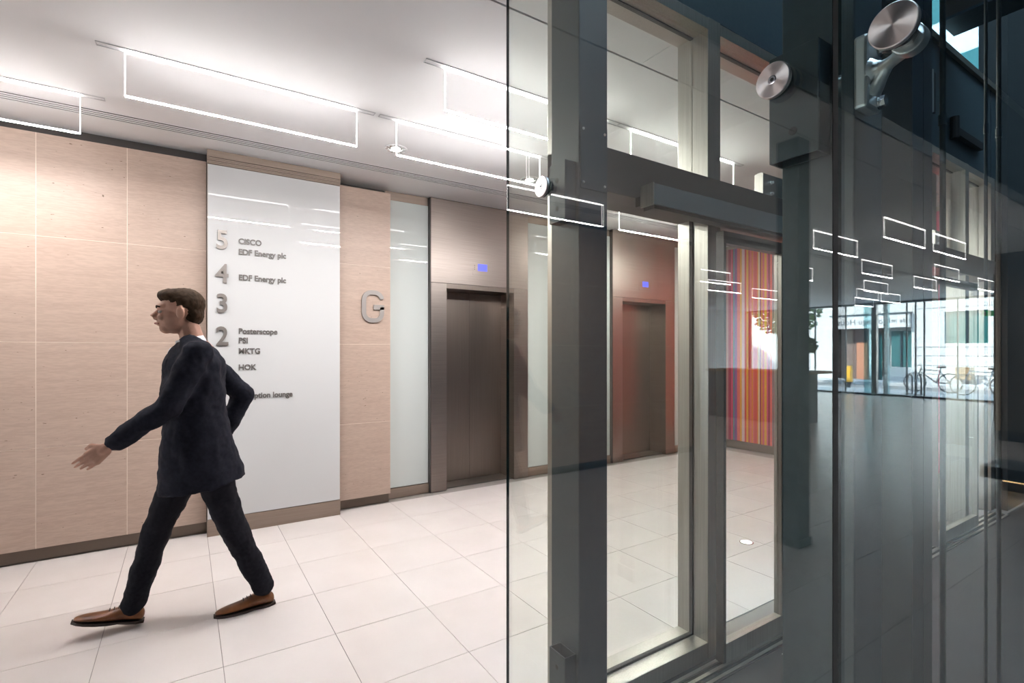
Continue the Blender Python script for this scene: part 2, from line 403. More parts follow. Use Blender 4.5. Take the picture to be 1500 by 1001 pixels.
# ------------------------------------------------------------------ lifts
def lift(x0, label):
    x1 = x0 + 1.20; a, b = x0 + .175, x1 - .19; PYF = 4.79; DYF = 5.07; zt = 2.10
    e = thing('lift_entrance', ((x0 + x1) / 2, PYF, 0), label, 'lift')
    obj('jamb', box(x0, a, PYF, 5.14, 0, 2.148), M['steel_h'], e, bevel=.0015)
    obj('jamb', box(b, x1, PYF, 5.14, 0, 2.148), M['steel_h'], e, bevel=.0015)
    obj('header', box(x0, x1, PYF, 5.14, 2.151, CZ - .006), M['steel_h'], e, bevel=.0015)
    obj('soffit', box(a, b, PYF + .002, 5.14, zt, 2.149), M['door'], e)
    obj('top_gap', box(x0, x1, PYF + .004, 5.13, CZ - .006, CZ - .001), M['slot'], e)
    obj('edge_strip', box(x0 - .012, x0, PYF - .002, 4.85, 0, CZ - .004), M['header'], e)
    xm = a + (b - a) * .5
    obj('door_leaf', box(a - .01, xm - .002, DYF, DYF + .03, .012, zt - .004), M['door'], e, bevel=.001)
    obj('door_leaf', box(xm + .002, b + .01, DYF + .004, DYF + .034, .012, zt - .004), M['door'], e, bevel=.001)
    obj('door_sill', box(a, b, PYF + .06, 5.1, 0.0, .008), M['steel'], e)
    pl = obj('indicator_plate', box(xm - .115, xm + .125, PYF - .003, PYF, 2.265, 2.425), M['steel_h'], e, bevel=.0008)
    obj('screen', box(xm - .05, xm + .065, PYF - .005, PYF - .003, 2.31, 2.385), M['screen'], pl)
    sp = bmesh.new()
    for k in range(3): cyl(sp, (xm - .09, PYF - .004, 2.325 + .02 * k), (xm - .09, PYF - .003, 2.325 + .02 * k), .004, n=8)
    obj('sounder_holes', sp, M['slot'], pl)
lift(2.112, 'brushed steel lift entrance with closed double doors, left of the two')
lift(4.642, 'brushed steel lift entrance seen through the glass door, right of the two')

# ------------------------------------------------------------------ ceiling light sheets
def make_light():
    e = thing('light_sheet', (0, 0, CZ), 'clear light', 'ceiling light', 'edge lit acrylic ceiling lights')
    b0 = CZ - .24
    obj('ceiling_channel', boxes([(-.72, .72, -.022, -.018, CZ - .004, CZ), (-.72, .72, .018, .022, CZ - .004, CZ), (-.72, -.716, -.022, .022, CZ - .004, CZ), (.716, .72, -.022, .022, CZ - .004, CZ)]), mat('channel_grey', (.62, .62, .63), .5), e)
    obj('acrylic_panel', box(-.597, .597, -.003, .003, b0 + .006, CZ - .012), M['sheet'], e)
    obj('top_led', box(-.6, .6, -.006, .006, CZ - .014, CZ - .005), M['led_top'], e)
    bm = bmesh.new(); fs = bx(bm, -.6, .6, -.0032, .0032, b0 - .0035, b0 + .0035); fs[4].material_index = 1; fs[5].material_index = 2
    obj('bottom_led', bm, [M['led'], M['led_down'], M['led_up']], e)
    obj('end_led', box(-.602, -.5985, -.003, .003, b0, CZ - .012), M['led_end'], e)
    obj('end_led', box(.5985, .602, -.003, .003, b0, CZ - .012), M['led_end'], e)
    return e
proto = make_light(); used = False
lights = []
vis = {(0.34, 3.318): 'long clear ceiling light sheet with glowing edges, above the stone wall and person',
       (1.81, 3.318): 'clear glowing ceiling light sheet over the first lift, its far end behind the glass edge',
       (1.81, 2.555): 'clear glowing ceiling light sheet highest in view, crossing the free glass edge',
       (3.25, 2.555): 'clear ceiling light sheet with glowing edges, seen through the glazing above the glass door',
       (-1.135, 4.04): 'clear ceiling light sheet with glowing edges, at the left frame edge over the air slot',
       (4.61, 4.04): 'clear ceiling light sheet with glowing edges, in front of the second lift header'}
vis[(6.0, 3.0)] = 'clear glowing ceiling light sheet in front of the striped artwork, deep in the lift lobby'
lights += list(vis)
lights += [(-5.44, 2.62), (-6.92, 2.62), (-5.42, 3.40), (-9.95, 3.55), (-11.4, 4.35), (-12.9, 3.72), (-7.4, 5.0), (-11.2, 5.2), (-12.75, 6.0),
           (-14.25, 6.05), (-8.3, 4.04), (-6.6, 6.2), (-8.2, 7.0), (-10.5, 7.4), (-13.2, 8.2), (-15.0, 7.0)]
for x, y in lights:
    o = proto if not used else copy_tree(proto)
    used = True
    o.location = (x, y, CZ)
    o['label'] = vis.get((x, y), 'clear edge lit ceiling light sheet seen only as a reflection in the screen glass')

# downlights
def make_down():
    e = thing('downlight', (0, 0, CZ), 'x', 'downlight', 'round recessed ceiling downlights')
    obj('bezel', lathe([(0, .052), (.004, .056), (.005, .085), (0.0, .088), (-.004, .088)], (0, 0, CZ), (0, 0, -1)), M['ceil'], e, smooth=False)
    bm = bmesh.new()
    for k in range(12):
        a0 = 2 * math.pi * k / 12; a1 = 2 * math.pi * (k + .5) / 12
        v = [bm.verts.new((r * math.cos(a), r * math.sin(a), CZ + z)) for a in (a0, a1) for r, z in ((.078, -.0055), (.05, -.0065))]
        bm.faces.new((v[0], v[1], v[3], v[2]))
    obj('reflector_facets', bm, M['polish'], e)
    obj('lamp', lathe([(0.0, .035), (.008, .035), (.012, .02)], (0, 0, CZ), (0, 0, -1)), M['lamp'], e)
    return e
dl = make_down()
for i, (x, y, w) in enumerate(((1.38, 3.80, 'above the stone pier with the letter G'), (2.66, 3.82, 'in front of the first lift, just behind the glass edge'), (3.92, 3.83, 'seen through the glass above the door opening'))):
    o = dl if i == 0 else copy_tree(dl)
    o.location = (x, y, CZ); o['label'] = 'round recessed ceiling downlight ' + w

# ------------------------------------------------------------------ steel columns, brackets, screen glass
A = 1.01
def column(x0, x1, y0, y1, label, plate=None):
    c = thing('steel_column', ((x0 + x1) / 2, (y0 + y1) / 2, 0), label, 'column')
    obj('shaft', box(x0, x1, y0, y1, 0, 5.2), M['paint'], c, bevel=.003)
    obj('foot_plate', box(x0 - .03, x1 + .03, y0 - .03, y1 + .03, 0, .012), M['paint'], c)
    if plate:
        z0, z1 = plate
        p = obj('cover_plate', box(x0 + .004, x1 - .004, y0 - .004, y0, z0, z1), M['paint'], c, bevel=.0008)
        bm = bmesh.new()
        for sx in (x0 + .016, x1 - .016):
            for z in (z0 + .02, z1 - .02): cyl(bm, (sx, y0 - .004, z), (sx, y0 - .0065, z), .005, .004, n=10)
        obj('screws', bm, M['alu'], p)
    return c
X0 = 1.106
column(X0, 1.234, 1.30, 1.452, 'grey steel box column with screwed cover plate, left of the glass door', (1.995, 2.215))
column(X0, 1.229, .472, .616, 'dark blue grey steel column in front, carrying the cast arm fitting')
def bracket(y0, y1, z0, z1, label, hole):
    e = thing('bracket_tube', (1.083, (y0 + y1) / 2, z0), label, 'bracket')
    x0, x1, t = 1.058, X0, .004
    # hollow rectangular tube, open ends
    bm = boxes([(x0, x0 + t, y0, y1, z0, z1), (x1 - t, x1, y0, y1, z0, z1), (x0 + t, x1 - t, y0, y0 + t, z0, z1), (x0 + t, x1 - t, y1 - t, y1, z0, z1)])
    obj('tube', bm, M['paint'], e, bevel=.001)
    ym = (y0 + y1) / 2
    for z in hole:
        obj('bolt_hole', C((x0 - .0008, ym, z), (x0, ym, z), .0085, n=20), M['rubber'], e)
ZF = 1.997
bracket(1.315, 1.40, 1.885, 2.085, 'steel bracket tube with two holes on the column left of the door', (1.93, 2.025))
bracket(.516, .617, 1.85, 2.075, 'dark steel bracket tube with one hole beside the pane joint', (1.905,))
bracket(1.315, 1.40, .20, .43, 'open steel bracket tube low down on the left column', (.38,))
def pane(y0, y1, label):
    e = thing('glass_screen', (A, (y0 + y1) / 2, .02), label, 'glass screen')
    bm = bmesh.new(); fs = bx(bm, A, A + .012, y0, y1, .02, 5.0)
    for k, f in enumerate(fs): f.material_index = 0 if k < 2 else 1
    obj('glass', bm, [M['pane'], M['edge']], e)
    return e
pane(.468, 1.602, 'frameless green tinted glass screen pane with free left edge')
pane(-1.2, .458, 'frameless glass screen pane at the right of the dark joint')
tag(obj('pane_joint', box(A + .001, A + .011, .4585, .4675, .02, 5.0), M['rubber'], None), 'black silicone joint between the two tall screen panes', 'joint')
# hold-down clamp shoe at the floor for the panes
for y0, y1, w in ((.50, 1.58, 'left'), (-1.1, .43, 'right')):
    tag(obj('glass_channel', boxes([(A - .02, A - .001, y0, y1, 0, .05), (A + .013, A + .03, y0, y1, 0, .05)]), M['steel']), 'steel floor channel holding the %s screen pane' % w, 'channel')
def fitting(y, label, arm=False, r=.035):
    e = thing('glass_fitting', (A, y, ZF), label, 'glass fitting', 'round point fixings of the screen')
    d = obj('disc', lathe([(.0, r - .001), (.001, r), (.009, r), (.0105, r - .0015)], (A - .0035, y, ZF), (-1, 0, 0), 48), BRUSH, e, bevel=0)
    obj('gasket', lathe([(0, r - .001), (.0034, r - .001)], (A - .0001, y, ZF), (-1, 0, 0), 40), M['rubber'], e)
    if not arm: obj('screw_socket', lathe([(0, .0085), (.0005, .0085), (.0008, .007)], (A - .0141, y, ZF), (-1, 0, 0), 20), M['polish'], e)
    if not arm:
        bm = bmesh.new()
        for z in (-.001,): cyl(bm, (A - .0152, y, ZF), (A - .0148, y, ZF), .004, n=6)
        obj('hex_recess', bm, M['rubber'], e)
    obj('back_boss', lathe([(0, .024), (.012, .024), (.016, .014), (.03, .011), (.036, .011)], (A + .0122, y, ZF), (1, 0, 0), 32), M['polish'], e, smooth=False)
    return e
# radial brushed disc: anisotropic metal
BRUSH = mat('radially_turned_steel', (.80, .73, .71), .38, 1.0)
nt = BRUSH.node_tree; b = nt.nodes['Principled BSDF']; b.inputs['Anisotropic'].default_value = .85
tg = nt.nodes.new('ShaderNodeTangent'); tg.direction_type = 'RADIAL'; tg.axis = 'X'
nt.links.new(tg.outputs[0], b.inputs['Tangent'])
fitting(1.366, 'round steel disc fitting on the screen, over the left column')
fitting(.575, 'round steel disc fitting with hex socket over the dark bracket tube')
f3 = fitting(.368, 'large round steel disc fitting on a cast curved arm, top right', True, .037)
pt = obj('wall_plate', box(1.098, 1.160, .446, .4715, 1.92, 2.062), M['cast'], f3, bevel=.006)
bm = bmesh.new()
for z in (1.938, 2.042):
    cyl(bm, (1.147, .434, z), (1.147, .446, z), .011, n=6)
    cyl(bm, (1.147, .444, z), (1.147, .4462, z), .014, n=20)
obj('hex_bolt', bm, M['polish'], pt)
bm = bmesh.new()
tube(bm, [(1.116, .449, 1.992), (1.116, .438, 1.990), (1.113, .427, 1.988), (1.108, .415, 1.988), (1.101, .402, 1.989), (1.093, .391, 1.990), (1.083, .380, 1.991), (1.072, .368, ZF - .004)], [.0235, .0165, .0128, .0112, .0108, .0122, .016, .02], 24)
tube(bm, [(1.121, .449, 1.948), (1.119, .438, 1.960), (1.115, .428, 1.974), (1.110, .417, 1.986)], [.0165, .0125, .0108, .0095], 24)
cyl(bm, (1.056, .368, ZF - .003), (1.080, .368, ZF - .003), .026, n=40)
arm = obj('cast_arm', bm, M['cast'], f3)
rm = arm.modifiers.new('r', 'REMESH'); rm.mode = 'VOXEL'; rm.voxel_size = .0016
sm_ = arm.modifiers.new('s', 'SMOOTH'); sm_.iterations = 6
me_ = bpy.data.meshes.new_from_object(arm.evaluated_get(bpy.context.evaluated_depsgraph_get())); arm.modifiers.clear(); arm.data = me_
for p_ in me_.polygons: p_.use_smooth = True
obj('lock_nut', C((1.040, .368, ZF), (1.0565, .368, ZF), .018, n=6), M['polish'], f3)

# ------------------------------------------------------------------ glazed entrance front (doors)
YF, YG, YB = 1.50, 1.592, 1.674
ef = thing('entrance_frame', (2.1, 1.59, 0), 'brushed steel entrance frame with clerestory glazing, right of the column', 'door frame')
obj('post', box(2.064, 2.158, YF, YB, 0, CZ), M['steel'], ef, bevel=.002)
obj('post', box(1.255, 1.33, YF, YB, 0, CZ), M['steel'], ef, bevel=.002)
obj('post', box(6.12, 6.22, YF, YB, 0, CZ), M['steel'], ef, bevel=.002)
obj('post', box(5.47, 5.55, YF, YB, 0, CZ), M['steel'], ef, bevel=.002)
obj('sill', boxes([(1.33, 2.064, YF, YG - .012, 0, .08), (1.33, 2.064, YG + .008, YB, 0, .08)]), M['steel'], ef, bevel=.002)
obj('head_rail', boxes([(1.33, 2.064, YF, YB, CZ - .06, CZ - .007), (2.158, 5.47, YF, YB, CZ - .06, CZ - .007), (5.55, 6.12, YF, YB, CZ - .06, CZ - .007)]), M['steel'], ef, bevel=.001)
obj('transom_beam', box(1.255, 6.2, YF - .02, YB, 2.08, 2.255), M['header'], ef, bevel=.002)
obj('glass', box(1.33, 2.064, YG - .006, YG + .004, .06, 2.085), M['dglass'], ef)
for xa, xb in ((1.33, 2.064), (2.158, 5.47), (5.55, 6.12)):
    obj('clerestory_glass', box(xa, xb, YG - .006, YG + .004, 2.25, CZ - .05), M['dglass'], ef)
    obj('gasket', boxes([(xa, xb, YG - .010, YG + .008, CZ - .066, CZ - .058), (xa, xb, YG - .012, YG + .010, 2.253, 2.262)]), M['rubber'], ef)
obj('gasket', boxes([(2.056, 2.0645, YG - .01, YG + .008, .08, 2.08), (1.33, 2.064, YG - .010, YG + .008, .078, .088)]), M['rubber'], ef)
tr = obj('floor_track', boxes([(1.27, 6.1, 1.415, 1.432, 0, .012), (1.27, 6.1, 1.455, 1.472, 0, .012), (1.27, 6.1, 1.38, 1.395, 0, .006)]), M['steel'], ef)
obj('track_bed', box(1.27, 6.1, 1.37, 1.50, 0, .003), M['rubber'], ef)
bm = bmesh.new()
for xx in (1.9, 2.0, 2.4, 2.5, 2.62): cyl(bm, (xx, 1.33, 0), (xx, 1.33, .003), .006, n=8)
# bracket with bolts above the transom
for xs_, w in ((2.70, 'above the glass door'), (5.05, 'above the far doors')):
    br = thing('bolted_bracket', (xs_, 1.56, 2.255), 'small steel box bracket with two bolts standing on the beam ' + w, 'bracket')
    obj('box', box(xs_ - .12, xs_ + .16, 1.545, 1.575, 2.256, 2.40), M['steel'], br, bevel=.002)
    obj('end_flange', box(xs_ - .135, xs_ - .12, 1.53, 1.577, 2.256, 2.39), M['steel'], br)
    bm2 = bmesh.new()
    for z in (2.30, 2.36): cyl(bm2, (xs_ - .03, 1.55, z), (xs_ - .03, 1.53, z), .006, n=10); cyl(bm2, (xs_ - .03, 1.55, z), (xs_ - .03, 1.543, z), .011, n=6)
    obj('bolts', bm2, M['alu'], br)
obj('cream_back_panel', box(5.10, 5.34, 1.655, 1.668, 2.26, 2.94), M['cream'], ef)
obj('floor_screws', bm, M['alu'], ef)
# operator box
op = thing('door_operator', (2.5, 1.39, 2.008), 'long grey metal sliding door operator case under the dark beam', 'door operator')
obj('case', box(1.537, 4.0, 1.36, 1.423, 2.022, 2.105), M['opgrey'], op, bevel=.002)
obj('bottom_lip', box(1.545, 4.0, 1.365, 1.42, 2.008, 2.0218), M['header'], op)
obj('end_cap', box(1.531, 1.537, 1.358, 1.425, 2.02, 2.107), M['steel'], op, bevel=.001)
obj('mount_plate', box(1.56, 4.0, 1.423, 1.478, 2.04, 2.079), M['header'], op)
# sliding leaves
def leaf(x0, x1, label):
    e = thing('sliding_door', ((x0 + x1) / 2, 1.44, .012), label, 'sliding door')
    y0, y1 = 1.425, 1.465
    obj('stile', box(x0, x0 + .018, y0, y1, .014, 2.0), M['header'], e)
    obj('stile', box(x1 - .035, x1, y0, y1, .014, 2.0), M['steel'], e)
    obj('bottom_rail', box(x0 + .018, x1 - .035, y0, y1, .014, .10), M['steel'], e, bevel=.001)
    obj('top_rail', box(x0 + .018, x1 - .035, y0, y1, 1.945, 2.0), M['header'], e)
    obj('glass', box(x0 + .018, x1 - .035, 1.441, 1.449, .1, 1.945), M['dglass'], e)
leaf(2.075, 2.59, 'narrow framed glass sliding door leaf left of the dark column')
leaf(4.62, 5.5, 'framed glass sliding door leaf at right behind reflections')
# dark clad column; rods stand in for far pane edges and mullions
dc = thing('clad_column', (2.46, .87, 0), 'dark navy clad column right of the cast arm fitting', 'column')
obj('cladding', box(2.36, 2.465, .806, .93, 0, 6), M['paint2'], dc)
obj('cladding', box(2.468, 2.556, .806, .93, 0, 6), M['paint2'], dc)
obj('base', box(2.35, 2.566, .796, .94, 0, .08), M['rubber'], dc); obj('core', box(2.38, 2.54, .82, .92, .08, 6), M['rubber'], dc)
for px_, y_, r_, w in ((2.54, .767, .010, 'thickest of three, nearest the dark column'), (2.79, .70, .006, 'thin middle one of three'), (2.89, .684, .008, 'third from the dark column')):
    rd = thing('glazing_rod', (px_, y_, 0), 'tall blue grey rod standing in for a far glazing edge at right, ' + w, 'rod')
    obj('rod', C((px_, y_, .01), (px_, y_, 7.5), r_, n=16), M['paint'], rd, smooth=True)
    obj('foot', C((px_, y_, 0), (px_, y_, .03), r_ * 2.2, r_ * 1.4, n=16), M['steel'], rd)
    obj('collar', C((px_, y_, 2.35), (px_, y_, 2.39), r_ * 1.4, n=16), M['paint'], rd)
# fascia hardware at right
hd = thing('fascia_bracket', (5.4, 1.49, 3.2), 'black hinge bracket fixed on the steel fascia at upper right', 'bracket')
obj('arm', box(5.15, 5.75, 1.46, 1.498, 3.17, 3.23), M['rubber'], hd)
obj('knuckle', C((5.12, 1.47, 3.13), (5.12, 1.47, 3.30), .03, n=14), M['rubber'], hd)
pl_ = thing('fascia_slot', (4.75, 1.49, 3.3), 'upright narrow pull slot on the steel fascia at upper right', 'handle')
obj('slot', box(4.72, 4.78, 1.485, 1.499, 3.25, 3.55), M['rubber'], pl_); obj('rim', box(4.70, 4.72, 1.478, 1.499, 3.24, 3.56), M['alu'], pl_)
# crossing beam at top
cb = thing('cross_beam', (4.95, .6, 4.2), 'dark steel cross beam at the top right', 'beam')
obj('web', box(4.9, 5.0, -2, 1.47, 3.95, 4.35), M['header'], cb); obj('flange', box(4.8, 5.1, -2, 1.47, 3.93, 3.95), M['paint'], cb); obj('flange', box(4.8, 5.1, -2, 1.47, 4.35, 4.37), M['paint'], cb)

# upper right window to outside
w3 = tag(obj('window_1', boxes([(10.02, 10.14, 2.40, 2.47, CZ + .3, 8.3), (10.02, 10.14, 3.2, 3.3, CZ + .3, 8.3), (10.02, 10.14, 4.22, 4.3, CZ + .3, 8.3)]), M['dark']), kind='structure', label='tall atrium window at upper right')
obj('pane', box(10.07, 10.08, 2.47, 4.22, CZ + .3, 8.3), M['solar'], w3)
ob_ = thing('office_block', (30, 12, 0), 'pale office block outside the upper right window', 'building')
obj('wall', box(30, 34, -5, 30, 0, 40), M['white'], ob_)
for k in range(10): obj('window_band', box(29.95, 30, -5, 30, 3 + 3.5 * k, 4.6 + 3.5 * k), M['teal'], ob_)

# floor uplight
for x, y, w in ((3.57, 2.26, 'seen through the sliding door'), (-9.0, 2.95, 'by the brown pier')):
    u = thing('floor_uplight', (x, y, 0), 'small round glowing light set in the pale floor ' + w, 'floor light')
    obj('ring', lathe([(0, .05), (.002, .05), (.003, .042)], (x, y, 0), (0, 0, 1), 28), M['polish'], u)
    obj('lens', lathe([(.003, .041), (.0045, .036)], (x, y, 0), (0, 0, 1), 28), mat('uplight_lens', (1, 1, 1), .3, emit=(.9, .95, 1), es=3), u)

# ------------------------------------------------------------------ left lobby (seen reflected)
c3 = thing('dark_column', (-1.82, 2.06, 0), 'dark steel column in the lobby seen reflected beside the pane joint', 'column')
obj('shaft', box(-1.90, -1.74, 1.98, 2.14, 0, CZ), M['paint2'], c3); obj('base', box(-1.91, -1.73, 1.97, 2.15, 0, .06), M['rubber'], c3)
pr = thing('brown_pier', (-9.2, 2.5, 0), 'brown pier with cream edge at the end of the street windows', 'pier')
obj('core', box(-9.4, -9.05, 2.30, 2.60, .16, CZ), M['brown'], pr); obj('cream_edge', box(-9.4, -9.04, 2.60, 2.67, .16, CZ), M['cream'], pr); obj('base', box(-9.4, -9.05, 2.29, 2.63, 0, .16), M['rubber'], pr)
bn = thing('bench', (-5.3, 1.4, 0), 'low dark bench with warm lit base seen reflected', 'bench')
obj('slab', box(-5.65, -5.02, .7, 1.82, .12, .24), M['paint2'], bn, bevel=.005); obj('base', box(-5.55, -5.12, .75, 1.66, 0, .12), M['brown'], bn)
obj('light_strip', box(-5.118, -5.108, .76, 1.66, .095, .115), mat('warm_strip', (1, .7, .4), .5, emit=(1, .66, .3), es=8), bn)
dk = thing('reception_desk', (-8.4, 5.9, 0), 'grey reception desk with oak top seen reflected', 'desk')
obj('body', box(-8.7, -7.9, 5.25, 7.2, 0, 1.0), M['deskgrey'], dk); obj('top', box(-8.75, -7.85, 5.0, 7.25, 1.0, 1.05), M['wood'], dk); obj('plinth', box(-8.65, -7.95, 5.3, 7.15, -.0, .04), M['rubber'], dk)
pv = thing('potted_plant', (-8.3, 5.3, 1.05), 'bushy green plant in a glass vase on the reception desk', 'plant')
obj('vase', lathe([(0, .07), (.01, .075), (.2, .09), (.22, .085)], (-8.3, 5.3, 1.051), (0, 0, 1), 20), M['wpane'], pv)
bm = bmesh.new()
for k in range(7):
    a = k * .9; tube(bm, [(-8.3, 5.3, 1.06), (-8.3 + .04 * math.cos(a), 5.3 + .04 * math.sin(a), 1.27), (-8.3 + .12 * math.cos(a), 5.3 + .12 * math.sin(a), 1.5)], .006, 6)
obj('stems', bm, M['leaf'], pv)
def leaves(bm, c, r, n, s):
    for k in range(n):
        d = Vector((random.gauss(0, 1), random.gauss(0, 1), random.gauss(0, 1))).normalized() * (random.random() ** .4)
        p = Vector(c) + Vector((d.x * r[0], d.y * r[1], d.z * r[2]))
        q = Vector((random.gauss(0, 1), random.gauss(0, 1), random.gauss(0, 1))).to_track_quat('Z', 'Y').to_matrix()
        vs = [bm.verts.new(p + q @ Vector(t)) for t in ((-s, 0, 0), (0, -s * .5, s * .15), (s, 0, 0), (0, s * .5, s * .15))]
        bm.faces.new(vs)
bm = bmesh.new(); leaves(bm, (-8.3, 5.3, 1.55), (.22, .22, .17), 420, .05); tag(obj('foliage', bm, M['leaf'], pv), kind='stuff')
# exit sign
ex = thing('exit_sign', (-15, 4.2, 2.3), 'small green running man exit sign under the ceiling', 'sign')
obj('plate', box(-15.02, -15, 4.08, 4.34, 2.32, 2.46), M['green'], ex)
bm = bmesh.new(); ell(bm, (-14.998, 4.17, 2.43), (.002, .014, .014)); 
for p0, p1 in (((4.18, 2.41), (4.2, 2.37)), ((4.2, 2.37), (4.16, 2.34)), ((4.2, 2.37), (4.24, 2.34)), ((4.18, 2.41), (4.14, 2.39)), ((4.18, 2.41), (4.22, 2.4))):
    cyl(bm, (-14.998, p0[0], p0[1]), (-14.998, p1[0], p1[1]), .006, n=6)
bx(bm, -14.999, -14.997, 4.27, 4.31, 2.34, 2.44)
obj('pictogram', bm, M['signw'], ex); obj('drop_rod', C((-15.01, 4.21, 2.46), (-15.01, 4.21, CZ), .008, n=8), M['alu'], ex)

# ------------------------------------------------------------------ street windows
w1 = tag(obj('window_2', boxes([(-17.06, -16.98, y_ - w_, y_ + w_, 0, CZ) for y_, w_ in ((3.5, .05), (5.4, .012), (6.2, .012), (6.42, .012), (6.65, .012), (7.22, .05), (8.4, .012), (9.4, .012), (10.6, .02), (11.9, .05))] + [(-17.1, -16.94, 3.4, 12, 0, .05), (-17.1, -16.94, 3.4, 12, CZ - .06, CZ)]), M['paint2']), kind='structure', label='floor to ceiling street windows')
obj('pane', box(-17.03, -17.02, 3.5, 11.9, .05, CZ - .06), M['wpane'], w1)
obj('steel_post', box(-17.0, -16.85, 7.42, 7.56, 0, CZ), M['steel'], w1)
obj('glass_fin', box(-17.0, -16.5, 7.62, 7.635, 0, CZ), M['fin'], w1); obj('glass_fin', box(-17.0, -16.6, 7.1, 7.115, 0, CZ), M['fin'], w1)
# street
tag(obj('street', box(-27.5, -17.1, -30, 60, -.2, -.12), M['road']), kind='structure'); tag(obj('pavement', boxes([(-20.6, -17.1, -30, 60, -.12, -.02), (-27, -24.6, -30, 60, -.12, 0)]), M['pave']), kind='structure')
bl = thing('town_building', (-27, 10, 0), 'white stone building across the street with lettered entrance band', 'building')
bm = boxes([(-31, -27, -30, 7.2, -.1, 16), (-31, -27, 8.7, 9.95, -.1, 16), (-31, -27, 13.4, 60, -.1, 16), (-31, -27, 7.2, 8.7, -.1, 1.78), (-31, -27, 7.2, 8.7, 3.23, 16), (-31, -27, 9.95, 13.4, 3.25, 16), (-31, -27.6, 9.95, 13.4, -.1, 3.25)])
obj('wall', bm, M['white'], bl)
obj('sign_band', box(-27.05, -26.75, 9.98, 13.4, 2.58, 3.23), M['signw'], bl)
obj('band_cap', box(-27.1, -26.7, 9.9, 13.45, 3.23, 3.29), M['paint'], bl)
obj('porch_back', box(-27.6, -27.55, 11.2, 13.4, -.1, 2.58), M['pbrown'], bl); obj('brick_panel', box(-27.55, -27.5, 12.0, 12.5, -.1, 1.9), M['orange'], bl)
obj('porch_column', C((-27.2, 11.65, -.1), (-27.2, 11.65, 2.58), .14), M['white'], bl)
for y0, y1, z0, z1 in ((9.98, 10.84, .66, 2.41), (7.2, 8.7, 1.78, 3.23), (11.25, 11.5, 0, 2.3)):
    f = obj('window', box(-27.3, -27.2, y0, y1, z0, z1), M['teal'], bl)
    obj('mullion', box(-27.2, -27.12, (y0 + y1) / 2 - .03, (y0 + y1) / 2 + .03, z0, z1), M['paint2'], f)
obj('porch_wall', box(-27.55, -27.0, 9.95, 10.9, -.1, .64), M['white'], bl)
for z in (.35, .75, 1.2, 1.6, 3.4): obj('joint_line', box(-27.005, -26.995, -30, 9.9, z, z + .03), M['deskgrey'], bl)
obj('plinth_step', box(-27, -26.6, -30, 11, 0, .2), M['pave'], bl)
for k in range(5): obj('window', box(-27.1, -27, -6 + 3.2 * k, -4.4 + 3.2 * k, 5, 7.4), M['teal'], bl)
text('sign_lettering', 'Montagu House', .40, (-26.74, 10.7, 2.9), (R(90), 0, R(90)), M['deskgrey'], bl, .005)
text('sign_lettering', 'de nt', .30, (-26.74, 10.05, 2.9), (R(90), 0, R(90)), M['deskgrey'], bl, .005)
bo = thing('bollard', (-20.3, 9.74, -.02), 'yellow bollard with black foot on the far pavement', 'bollard')
obj('post', box(-20.4, -20.2, 9.63, 9.85, .2, .86), M['yellow'], bo, bevel=.03); obj('foot', C((-20.3, 9.74, -.02), (-20.3, 9.74, .2), .06, .09), M['rubber'], bo); obj('cap', box(-20.39, -20.21, 9.64, 9.84, .86, .89), M['rubber'], bo)
for i, y_ in enumerate((7.1, 6.85)):
    h = thing('cycle_stand', (-18.5, y_, -.02), 'steel hoop cycle stand outside the street windows, %s of two' % ('first' if i == 0 else 'second'), 'cycle stand')
    bm = bmesh.new(); tube(bm, [(-18.75, y_, -.02), (-18.75, y_, .45)] + [(-18.55 - .2 * math.cos(R(a)), y_, .45 + .2 * math.sin(R(a))) for a in range(20, 180, 20)] + [(-18.35, y_, .45), (-18.35, y_, -.02)], .025, 8)
    obj('hoop', bm, M['header'], h); obj('base_plate', box(-18.8, -18.3, y_ - .06, y_ + .06, -.02, 0), M['header'], h)
def bike(x, y, label, m):
    e = thing('bicycle', (x, y, -.02), label, 'bicycle')
    for s in (-.5, .5):
        bm = bmesh.new(); pts = [(x + .0, y + s + .33 * math.cos(2 * math.pi * k / 24), .33 + .33 * math.sin(2 * math.pi * k / 24)) for k in range(25)]
        tube(bm, pts, .018, 6); w = obj('wheel', bm, M['rubber'], e)
        bm = bmesh.new()
        for k in range(12): cyl(bm, (x, y + s, .33), (x, y + s + .32 * math.cos(k * .5236), .33 + .32 * math.sin(k * .5236)), .003, n=4)
        obj('spokes', bm, M['alu'], w)
    bm = bmesh.new()
    for a, b in (((-.5, .33), (-.12, .33)), ((-.12, .33), (-.25, .85)), ((-.25, .75), (.3, .78)), ((-.12, .33), (.32, .7)), ((-.5, .33), (-.23, .72)), ((.5, .33), (.3, .85))):
        cyl(bm, (x, y + a[0], a[1]), (x, y + b[0], b[1]), .018, n=8)
    obj('frame', bm, m, e); obj('saddle', box(x - .06, x + .06, y - .38, y - .14, .85, .9), M['rubber'], e)
    bm = bmesh.new(); cyl(bm, (x - .25, y + .33, .95), (x + .25, y + .33, .95), .015, n=8); cyl(bm, (x, y + .3, .83), (x, y + .32, .95), .015, n=8); obj('handlebar', bm, M['alu'], e)
bike(-19.4, 5.45, 'white framed bicycle parked outside, by the brown pier', M['signw']); bike(-20.0, 6.95, 'dark framed bicycle parked outside near the hoop stands', M['paint'])
pb = thing('planter_box', (-26.4, 7.8, 0), 'brown timber planter box against the white building', 'planter'); obj('box', box(-26.6, -26.2, 7.55, 8.1, .2, .7), M['wood'], pb)
obj('rim', box(-26.62, -26.18, 7.53, 8.12, .7, .73), M['wood'], pb)
tr_ = thing('street_tree', (-22, 13.2, -.1), 'leafy street tree outside the windows', 'tree')
obj('trunk', C((-22, 13.2, -.12), (-22, 13.2, 3.2), .14, .09), M['brown'], tr_)
